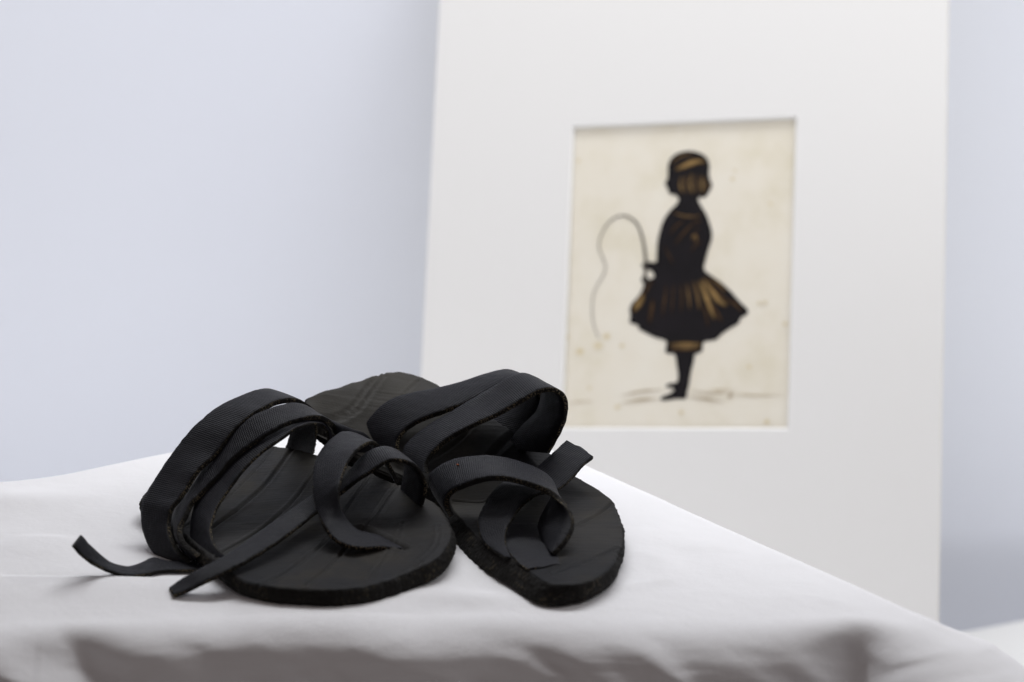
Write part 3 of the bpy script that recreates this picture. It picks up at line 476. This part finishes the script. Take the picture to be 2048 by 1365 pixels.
def build_plinth_cloth():
    NS = 1300
    C, L = catmull(POLY, NS, closed=True)
    k = 9
    ker = np.hanning(2 * k + 3)[1:-1]
    ker /= ker.sum()
    C = np.stack([np.convolve(np.r_[C[-k:, c], C[:, c], C[:k, c]], ker, 'valid') for c in range(2)], 1)
    t = np.roll(C, -1, 0) - np.roll(C, 1, 0)
    t /= np.linalg.norm(t, axis=1)[:, None]
    n = np.stack([t[:, 1], -t[:, 0]], 1)
    kk = 14
    ker2 = np.hanning(2 * kk + 3)[1:-1]
    ker2 /= ker2.sum()
    n = np.stack([np.convolve(np.r_[n[-kk:, c], n[:, c], n[:kk, c]], ker2, 'valid') for c in range(2)], 1)
    n /= np.linalg.norm(n, axis=1)[:, None]
    s = np.arange(NS) / NS * L
    arc = lambda p: s[np.argmin(np.linalg.norm(C - np.array(p), axis=1))]
    s_fl, s_fr = arc(POLY[0]), arc(POLY[10])
    V = []
    cen = np.array([-0.12, 0.11])
    NRI = 120
    for q in range(NRI):                       # top of the plinth, centre to rim
        P = cen + (C - cen) * ((q + 1) / NRI)
        V.append(np.column_stack([P, top_height(P)]))
    # hanging part: follow the slope angle down from the rim
    rel = (s - s_fl + L / 2) % L - L / 2       # distance along the rim from the left front corner
    rer = (s - s_fr + L / 2) % L - L / 2
    rr = 0.020 + (0.032 + 0.022 * vnoise(np.stack([s, s * 0], 1), 11.0, 14, 2)) * smooth(-n[:, 1], 0.6, 0.95)
    rr = rr * (1 - 0.60 * np.exp(-((rer + 0.022) / 0.030) ** 2)) * (1 - 0.55 * np.exp(-((rel - 0.015) / 0.030) ** 2))    # softer roll over the front edge
    off = np.zeros(NS)
    z = V[-1][:, 2].copy()
    dt = 0.0022
    steps = 190
    for q in range(1, steps + 1):
        T = q * dt
        sh = rel - 0.95 * min(T, 0.12)
        leftw = smooth(-sh, -0.006, 0.010) * smooth(rel, -0.36, -0.28)
        earw = np.exp(-((rer - 0.012 + 0.12 * min(T, 0.1)) / 0.017) ** 2)
        base = math.radians(75)
        phi1 = base + (math.radians(42) - base) * leftw
        phi1 = phi1 + (math.radians(13) - phi1) * earw
        a = smooth(T / rr, 0.0, 1.0)
        late = smooth(np.array([T]), 0.10, 0.20)[0]
        phi = phi1 * a * (1 - late) + base * late
        off += np.cos(phi) * dt
        z = z - np.sin(phi) * dt
        hang = smooth(np.array([T]), 0.008, 0.050)[0]
        u = rel - 1.10 * T
        o1 = np.zeros(NS)
        f = (0.0080 * vnoise(np.stack([u, o1 + T * 1.2], 1), 24.0, 3, 2)
             + 0.0042 * np.exp(-(vnoise(np.stack([rel - 1.4 * T, o1 + 9 + T], 1), 15.0, 21, 1) / 0.22) ** 2)
             + 0.0010 * vnoise(np.stack([rel + 0.5 * T, o1 + 3 + T * 8], 1), 46.0, 5, 2))
        P = C + n * (off + f * hang)[:, None]
        V.append(np.column_stack([P, np.maximum(z, LOWER_Z + 0.001)]))
        if z.max() < LOWER_Z:
            break
    R = len(V)
    idx = np.arange(R * NS).reshape(R, NS)
    nx = np.roll(idx, -1, 1)
    q4 = np.stack([idx[:-1], nx[:-1], nx[1:], idx[1:]], -1).reshape(-1, 4)
    # inside (centre) fan
    cz = float(top_height(cen[None])[0])
    allv = np.vstack(V + [np.array([[cen[0], cen[1], cz]])])
    fan = np.stack([nx[0], idx[0], np.full(NS, R * NS)], 1)
    o = mesh_obj('plinth_cloth', allv, [tuple(a[::-1]) for a in q4] + [tuple(a[::-1]) for a in fan], M_CLOTH)
    tag(o, 'white cotton cloth draped over the raised plinth under the black sandals', 'cloth')

build_plinth_cloth()

def build_lower_cloth():
    poly = np.array([[-1.3, 0.62], [-0.5, 0.66], [0.1, 0.668], [0.376, 0.680], [0.456, 0.717], [0.62, 0.74], [1.4, 0.75], [1.4, -0.42], [-1.3, -0.42]])
    xs = np.linspace(-1.45, 1.55, 300)
    ys = np.linspace(-1.1, 0.85, 230)
    X, Y = np.meshgrid(xs, ys)
    P = np.stack([X.ravel(), Y.ravel()], 1)
    d = poly_sdf(P, poly)
    Z = LOWER_Z - 2.2 * 0.006 * np.logaddexp(0, d / 0.006)
    Z += 0.004 * vnoise(P, 5.0, 8, 3) * smooth(np.hypot(P[:, 0] - 0.12, P[:, 1] - 0.57), 0.22, 0.30)
    idx = np.arange(len(P)).reshape(len(ys), len(xs))
    q = np.stack([idx[:-1, :-1], idx[:-1, 1:], idx[1:, 1:], idx[1:, :-1]], -1).reshape(-1, 4)
    o = mesh_obj('table_cloth', np.column_stack([P, Z]), q, M_CLOTH2)
    tag(o, 'white cloth on the lower table behind, showing at the right edge', 'tablecloth')

build_lower_cloth()

# ------------------------------------------------------------------ wall
def box(x0, x1, y0, y1, z0, z1):
    v = [(x0, y0, z0), (x1, y0, z0), (x1, y1, z0), (x0, y1, z0), (x0, y0, z1), (x1, y0, z1), (x1, y1, z1), (x0, y1, z1)]
    f = [(0, 3, 2, 1), (4, 5, 6, 7), (0, 1, 5, 4), (1, 2, 6, 5), (2, 3, 7, 6), (3, 0, 4, 7)]
    return v, f

WALL_Y = 0.94
v, f = box(-2.6, 2.6, WALL_Y, WALL_Y + 0.05, -1.2, 2.4)
wall = mesh_obj('wall', v, f, M_WALL, smooth=False)
wall['kind'] = 'structure'

# ------------------------------------------------------------------ matted silhouette picture
MT = DATA['mat']
pic = thing('matted_picture', 'white window mat holding an old paper silhouette, leaning against the lavender wall', 'picture')
mw = Matrix([[*DATA['matM'][i], DATA['matC'][i]] for i in range(3)] + [[0, 0, 0, 1]])
pic.matrix_world = mw

PY = 0.0038   # depth of the paper behind the face of the mat

def build_mat():
    T, BV = 0.0030, 0.0018
    w, h, ol, orr = MT['w'] / 2, MT['h'] / 2, MT['ol'], MT['orr']
    zt = 0.36
    zb_l, zb_r = -0.320, -0.371
    # outer corners TL TR BR BL ; front opening is larger than the back opening: a bevel cut
    fo = [(ol, 0, zt), (orr, 0, zt), (orr, 0, zb_r), (ol, 0, zb_l)]
    fi = [(-w - BV, 0, h + BV), (w + BV, 0, h + BV), (w + BV, 0, -h - BV), (-w - BV, 0, -h - BV)]
    bi = [(-w, T, h), (w, T, h), (w, T, -h), (-w, T, -h)]
    bo = [(x, T, z) for x, _, z in fo]
    V = fo + fi + bo + bi
    face = [(i, (i + 1) % 4, 4 + (i + 1) % 4, 4 + i) for i in range(4)]
    back = [(8 + i, 12 + i, 12 + (i + 1) % 4, 8 + (i + 1) % 4) for i in range(4)]
    edge = [(i, 8 + i, 8 + (i + 1) % 4, (i + 1) % 4) for i in range(4)]
    board = mesh_obj('mat_board', V, face + back + edge, [M_BOARD, M_CORE], pic, smooth=False, midx=[0] * 8 + [1] * 4)
    BVv = fi + bi
    mesh_obj('bevel', BVv, [(i, (i + 1) % 4, 4 + (i + 1) % 4, 4 + i) for i in range(4)], M_BEVEL, board, smooth=False)
    v, f = box(ol + 0.002, orr - 0.002, PY + 0.0012, PY + 0.0042, -0.315, zt - 0.002)
    mesh_obj('backing_board', v, f, M_CORE, pic, smooth=False)
    # slightly cockled old sheet
    xs = np.linspace(-w - 0.012, w + 0.012, 50)
    zs = np.linspace(-h - 0.012, h + 0.012, 60)
    X, Z = np.meshgrid(xs, zs)
    P = np.stack([X.ravel(), Z.ravel()], 1)
    Yv = PY + 0.0004 + 0.00025 * vnoise(P, 14.0, 2, 2)
    idx = np.arange(len(P)).reshape(60, 50)
    q = np.stack([idx[:-1, :-1], idx[:-1, 1:], idx[1:, 1:], idx[1:, :-1]], -1).reshape(-1, 4)
    return mesh_obj('paper_sheet', np.stack([P[:, 0], Yv, P[:, 1]], 1), q, M_PAPER, pic)

paper = build_mat()

def flat_shape(pts, y):
    t = tessellate_polygon([[Vector((x, z, 0)) for x, z in pts]])
    return [(x, y, z) for x, z in pts], [tuple(k) for k in t]

def stroke_shape(pts, w, y, taper=0.35):
    p, L = catmull(pts, max(8, len(pts) * 6))
    t = np.gradient(p, axis=0)
    t /= np.linalg.norm(t, axis=1)[:, None] + 1e-9
    nrm = np.stack([-t[:, 1], t[:, 0]], 1)
    s = np.linspace(0, 1, len(p))
    ww = w * (taper + (1 - taper) * np.sin(np.pi * s) ** 0.6)
    a = p + nrm * ww[:, None]
    b = p - nrm * ww[:, None]
    n = len(p)
    V = [(x, y, z) for x, z in a] + [(x, y, z) for x, z in p] + [(x, y, z) for x, z in b]
    UV = [(u, 0.0) for u in s] + [(u, 0.5) for u in s] + [(u, 1.0) for u in s]
    return V, [(i, i + 1, n + i + 1, n + i) for i in range(n - 1)] + [(n + i, n + i + 1, 2 * n + i + 1, 2 * n + i) for i in range(n - 1)], UV

fig_pts, _ = catmull(np.array(DATA['fig']), 420, closed=True)
v, f = flat_shape([tuple(p) for p in fig_pts], PY - 0.0001)
figo = mesh_obj('child_silhouette', v, f, M_INK, paper, smooth=False)
figo['label'] = 'painted black silhouette of a child in a full skirt facing left'
kinds = {'g': 0, 'b': 1, 'd': 2}
for i, (p, w, k) in enumerate(DATA['gold']):
    v, f, uv = stroke_shape(p, w * 1.45, PY - 0.0004 - 0.000006 * i)
    mesh_obj('gilt_stroke', v, f, [M_GOLD, M_BRONZE, M_DARKBR][kinds[k]], paper, smooth=False, uvs=uv)
wp = DATA['whip']
wv, wf = [], []
pp, _ = catmull(wp, 160)
tt = np.gradient(pp, axis=0)
tt /= np.linalg.norm(tt, axis=1)[:, None]
nn = np.stack([-tt[:, 1], tt[:, 0]], 1)
ww = np.interp(np.linspace(0, 1, 160), [0, 0.12, 0.3, 0.5, 1], [0.0016, 0.0012, 0.0008, 0.00042, 0.0003])
wv = [(x, PY - 0.00025, z) for x, z in pp + nn * ww[:, None]] + [(x, PY - 0.00025, z) for x, z in pp - nn * ww[:, None]]
wf = [(i, i + 1, 161 + i, 160 + i) for i in range(159)]
mesh_obj('whip', wv, wf, M_WHIP, paper, smooth=False)['label'] = 'thin curved whip line held in the hand'
kg = {'b': 0, 'p': 1}
for i, (p, w, k) in enumerate(DATA['ground']):
    v, f, uv = stroke_shape(p, w * 1.5, PY - 0.000006 * i, 0.2)
    mesh_obj('ground_stroke', v, f, [M_WASH, M_PALEWASH][kg[k]], paper, smooth=False, uvs=uv)
for i, (x, z, r) in enumerate(DATA['spots']):
    a = np.linspace(0, 2 * np.pi, 15)[:-1]
    rr = 1.35 * r * (0.8 + 0.35 * rng.random(14))
    y = PY + 0.00008 - 0.000003 * i
    vv = [(x + q * math.cos(t), y, z + 0.8 * q * math.sin(t)) for q, t in zip(rr, a)] + [(x, y, z)]
    mesh_obj('foxing_spot', vv, [(k, (k + 1) % 14, 14) for k in range(14)], M_FOX, paper, smooth=False, uvs=[(0, 0)] * 14 + [(1, 0)])

# ------------------------------------------------------------------ sandals
def tps(pts):
    p = np.asarray(pts, dtype=float)
    n = len(p)
    K = lambda r: np.where(r > 1e-9, r * r * np.log(r + 1e-12), 0.0)
    D = np.linalg.norm(p[:, None, :2] - p[None, :, :2], axis=2)
    A = np.zeros((n + 3, n + 3))
    A[:n, :n] = K(D) + np.eye(n) * 1e-5
    A[:n, n] = 1
    A[:n, n + 1:] = p[:, :2]
    A[n, :n] = 1
    A[n + 1:, :n] = p[:, :2].T
    w = np.linalg.solve(A, np.r_[p[:, 2], 0, 0, 0])
    def f(P):
        r = np.linalg.norm(P[:, None, :] - p[None, :, :2], axis=2)
        return K(r) @ w[:n] + w[n] + P @ w[n + 1:]
    return f

def seg_dist(P, line):
    d = np.full(len(P), 1e9)
    for a, b in zip(line[:-1], line[1:]):
        e = b - a
        w = P - a
        t = np.clip((w @ e) / (e @ e), 0, 1)
        d = np.minimum(d, np.linalg.norm(w - t[:, None] * e, axis=1))
    return d

def build_sole(outline, grooves, parent, seed, th, flare=0.0, fdir=(0, -1)):
    f = tps(outline)
    NA, NR = 760, 84
    o2, L = catmull(np.array(outline)[:, :2], NA, closed=True)
    t = np.roll(o2, -1, 0) - np.roll(o2, 1, 0)
    t /= np.linalg.norm(t, axis=1)[:, None]
    nrm = np.stack([t[:, 1], -t[:, 0]], 1)
    cen = o2.mean(0)
    if ((o2 - cen) * nrm).sum() < 0:
        nrm = -nrm
    s = np.arange(NA) / NA * L
    rag = vnoise(np.stack([s, s * 0], 1), 260.0, seed, 3)
    rag2 = vnoise(np.stack([s, s * 0 + 5], 1), 60.0, seed + 1, 2)
    o2 = o2 + nrm * (0.00055 * rag + 0.0009 * rag2)[:, None]
    V, UV, rows = [], [], []
    # top, from rim to centre
    rad = 1 - np.linspace(0, 1, NR) ** 1.0
    rad[0] = 1.0
    off = 0
    cords = [(np.array(catmull(np.array(g), 24)[0]), w) for g, w in grooves]
    for k in range(NR - 1):
        P = cen + (o2 - cen) * rad[k]
        z = f(P)
        z += 0.0005 * vnoise(P, 55.0, seed + 4, 3)
        for line, w in cords:
            d = seg_dist(P, line)
            z -= 0.0011 * min(w, 1.3) * np.exp(-(d / (0.00085 * w)) ** 2)
            z += 0.0004 * np.exp(-((d - 0.0022 * w) / 0.0012) ** 2)
        if k == 0:
            z -= 0.0005
        V.append(np.column_stack([P, z]))
        UV.append(np.column_stack([s, np.full(NA, 0.1 + 0.001 * k)]))
    faces, midx = [], []
    base = np.arange(NA)
    nxt = np.roll(base, -1)
    for k in range(NR - 2):
        a, b = k * NA, (k + 1) * NA
        faces.append(np.stack([a + base, a + nxt, b + nxt, b + base], 1))
        midx.append(np.zeros(NA, dtype=int))
    # centre fan as last quads
    ctop = (NR - 1) * NA
    V.append(np.column_stack([cen[None], f(cen[None])]))
    UV.append(np.array([[0, 0.2]]))
    tri = np.stack([(NR - 2) * NA + base, (NR - 2) * NA + nxt, np.full(NA, ctop)], 1)
    # side rings going down
    ztop = f(o2)
    side0 = ctop + 1
    levels = np.linspace(0.04, 1, 9)
    toward = np.clip(nrm @ np.array(fdir), 0, 1) ** 1.2
    for q, lv in enumerate(levels):
        ply = 0.0004 * math.sin(q * 2.6 + seed)
        n1 = vnoise(np.stack([s, np.full(NA, q * 0.37)], 1), 420.0, seed + 20, 2)
        cordb = 0.00022 * np.cos(s * 2 * np.pi / 0.0023 + q * 2.1)
        P = o2 + nrm * (0.0003 + ply + 0.00055 * n1 + cordb + 0.0009 * math.sin(lv * math.pi) - 0.0012 * max(0, lv - 0.8) * 5 * 0.4 + flare * toward * lv)[:, None]
        z = np.maximum(ztop - 0.0006 - (th - 0.0006) * lv, 0.0002)
        V.append(np.column_stack([P, z]))
        UV.append(np.column_stack([s, np.full(NA, lv * th)]))
    faces_side = [np.stack([base, side0 + base, side0 + nxt, nxt], 1)]
    for q in range(len(levels) - 1):
        a, b = side0 + q * NA, side0 + (q + 1) * NA
        faces_side.append(np.stack([a + base, b + base, b + nxt, a + nxt], 1))
    # bottom fan
    last = side0 + (len(levels) - 1) * NA
    cb = last + NA
    V.append(np.column_stack([cen[None], np.maximum(f(cen[None]) - th, 0.0002)]))
    UV.append(np.array([[0, 0.3]]))
    trib = np.stack([last + nxt, last + base, np.full(NA, cb)], 1)
    side = np.vstack(faces_side)
    top = np.vstack(faces)
    allf = [tuple(q) for q in top] + [tuple(q) for q in tri] + [tuple(q) for q in side] + [tuple(q) for q in trib]
    mi = [0] * (len(top) + len(tri)) + [1] * len(side) + [0] * len(trib)
    return mesh_obj('sole', np.vstack(V), allf, [M_SOLE, M_PLY], parent, midx=mi, uvs=np.vstack(UV))

def build_strap(key, name, parent, sign, seed, thick=0.0036, label=None, jag=(0, 0)):
    fa, ne = np.array(DATA['straps'][key][0]), np.array(DATA['straps'][key][1])
    L = 0.5 * (np.linalg.norm(np.diff(fa, axis=0), axis=1).sum() + np.linalg.norm(np.diff(ne, axis=0), axis=1).sum())
    n = max(60, int(L / 0.00042))
    A, _ = catmull(fa, n)
    B, _ = catmull(ne, n)
    W = B - A
    wl = np.linalg.norm(W, axis=1)
    Wd = W / wl[:, None]
    T = np.gradient((A + B) / 2, axis=0)
    k = 9
    ker = np.hanning(2 * k + 3)[1:-1]
    ker /= ker.sum()
    def sm(a):
        return np.stack([np.convolve(np.pad(a[:, c], k, mode='edge'), ker, 'valid') for c in range(3)], 1)
    T = sm(T)
    nr = sign * np.cross(T, Wd)
    nr /= np.linalg.norm(nr, axis=1)[:, None] + 1e-12
    nr = sm(nr)
    nr /= np.linalg.norm(nr, axis=1)[:, None] + 1e-12
    s = np.linspace(0, L, n)
    J = 13
    ring, uvr = [], []
    e1 = vnoise(np.stack([s, s * 0], 1), 330.0, seed, 3)
    e2 = vnoise(np.stack([s, s * 0 + 3], 1), 330.0, seed + 1, 3)
    amp = np.minimum(0.0004, 0.04 * wl)
    A = A - Wd * (e1 * amp)[:, None]
    B = B + Wd * (e2 * amp)[:, None]
    for j in range(J):
        t = j / (J - 1)
        p = A + (B - A) * t
        crown = 0.0004 * (1 - (2 * t - 1) ** 4) - 0.0004
        nz = 0.00016 * vnoise(np.stack([s, np.full(n, t * 0.02)], 1), 160.0, seed + 5, 2)
        ring.append(p + nr * (crown + nz)[:, None])
        uvr.append(np.column_stack([s, t * wl]))
    def wall(P, dirn, ph, sd):
        for q, dep in enumerate((0.18, 0.40, 0.62, 0.84)):
            nz = vnoise(np.stack([s, np.full(n, q * 0.7)], 1), 900.0, sd + q, 2)
            cd = 0.00020 * np.cos(s * 2 * np.pi / 0.0017 + ph + (q % 2) * math.pi)
            off = 0.00018 + 0.00030 * nz + cd + (0.00025 if q in (1, 2) else 0)
            off = off * np.minimum(1, wl / 0.010)
            ring.append(P + dirn * off[:, None] - nr * (0.0002 + thick * dep))
            uvr.append(np.column_stack([s, np.full(n, thick * dep)]))
    wall(B, Wd, 0.0, seed + 30)
    JB = 5
    for j in range(JB):
        t = 1 - j / (JB - 1)
        ring.append(A + (B - A) * t - nr * (0.0002 + thick))
        uvr.append(np.column_stack([s, t * wl]))
    wall_start = len(ring)
    def wall2(P, dirn, ph, sd):
        for q, dep in enumerate((0.84, 0.62, 0.40, 0.18)):
            nz = vnoise(np.stack([s, np.full(n, q * 0.7)], 1), 900.0, sd + q, 2)
            cd = 0.00020 * np.cos(s * 2 * np.pi / 0.0017 + ph + (q % 2) * math.pi)
            off = 0.00018 + 0.00030 * nz + cd + (0.00025 if q in (1, 2) else 0)
            off = off * np.minimum(1, wl / 0.010)
            ring.append(P + dirn * off[:, None] - nr * (0.0002 + thick * dep))
            uvr.append(np.column_stack([s, np.full(n, thick * dep)]))
    wall2(A, -Wd, 1.0, seed + 60)
    R = len(ring)
    V = np.stack(ring, 1)            # n x R x 3
    # ragged cut ends
    for end in (0, 1):
        if jag[end]:
            i0 = 0 if end == 0 else n - 1
            tv = (V[min(i0 + 6, n - 1)] - V[max(i0 - 6, 0)])
            tv /= np.linalg.norm(tv, axis=1)[:, None]
            jn = vnoise(np.stack([np.arange(R) * 0.31, np.zeros(R)], 1), 1.0, seed + 77, 2)
            V[i0] += tv * (jn * jag[end])[:, None] * (1 if end else -1)
    UV = np.stack(uvr, 1)
    idx = np.arange(n * R).reshape(n, R)
    nx = np.roll(idx, -1, 1)
    q = np.stack([idx[:-1], idx[1:], nx[1:], nx[:-1]], -1)   # n-1 x R x 4
    if sign > 0:
        q = q[..., ::-1]
    ringmat = np.zeros(R, dtype=int)
    ringmat[J - 1:J + 4] = 1
    ringmat[wall_start - 1:] = 1
    mi = np.tile(ringmat, n - 1)
    faces = [tuple(x) for x in q.reshape(-1, 4)]
    cap0, cap1 = tuple(idx[0]), tuple(idx[-1][::-1])
    if sign > 0:
        cap0, cap1 = cap0[::-1], cap1[::-1]
    o = mesh_obj(name, V.reshape(-1, 3), faces + [cap0, cap1], [M_STRAP, M_CORD], parent,
                 midx=list(mi) + [1, 1], uvs=UV.reshape(-1, 2))
    bm = bmesh.new()
    bm.from_mesh(o.data)
    bmesh.ops.recalc_face_normals(bm, faces=bm.faces)
    bm.to_mesh(o.data)
    bm.free()
    if label:
        o['label'] = label
    return o

sa = thing('rubber_sandal', 'black tyre-rubber sandal in front at left, with a curled strap end on the cloth', 'sandal')
sb = thing('rubber_sandal', 'black tyre-rubber sandal at right with its heel raised towards the wall', 'sandal')

build_sole(DATA['soleA'], DATA['grooveA'], sa, 3, 0.0100, 0.003, (0.8, -0.6))
build_strap('A_back', 'instep_strap', sa, -1, 11, label='wider rear instep strap')
build_strap('A_front', 'instep_strap', sa, -1, 22, label='front instep strap')
build_strap('A_inner', 'instep_strap', sa, -1, 33, 0.0022, label='inner layer of the instep strap')
build_strap('A_curl', 'strap_end', sa, 1, 44, 0.0022, label='loose strap end curling up off the cloth', jag=(0, 0.0015))
build_strap('A_toe_tail', 'toe_strap', sa, 1, 55, 0.0026, label='toe strap whose loose end lies across the sole edge', jag=(0, 0.002))
build_strap('A_toe', 'toe_strap', sa, -1, 66, 0.0026, label='looped toe strap tucked into the sole')

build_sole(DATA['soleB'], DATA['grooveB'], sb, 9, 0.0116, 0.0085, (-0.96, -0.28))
bback = build_strap('B_back', 'instep_strap', sb, -1, 111, label='rear instep strap')
build_strap('B_front', 'instep_strap', sb, -1, 122, 0.0032, label='front instep strap lapped over the rear one')
bt = build_strap('B_toe', 'toe_strap', sb, -1, 133, label='arched toe strap')
build_strap('B_tail', 'toe_strap', sb, 1, 144, 0.0024, label='toe strap with a loose cut end sticking out at right', jag=(0.002, 0))
build_strap('B_flap', 'strap_end', sb, 1, 155, 0.0010, label='flat strap end lying on the sole', jag=(0, 0.0015))

def small_lump(name, loc, r, m, parent, flat=0.5):
    bm = bmesh.new()
    bmesh.ops.create_icosphere(bm, subdivisions=2, radius=r)
    for vv in bm.verts:
        vv.co *= 0.8 + 0.35 * rng.random()
        vv.co.z *= flat
        vv.co += Vector(loc)
    me = bpy.data.meshes.new(name)
    bm.to_mesh(me)
    bm.free()
    me.materials.append(m)
    o = bpy.data.objects.new(name, me)
    COL.objects.link(o)
    o.parent = parent
    return o

small_lump('rust_speck', DATA['speck'], 0.0009, M_RUST, bt)
small_lump('nail_hole', DATA['hole'], 0.0008, M_HOLE, bback, 0.4)
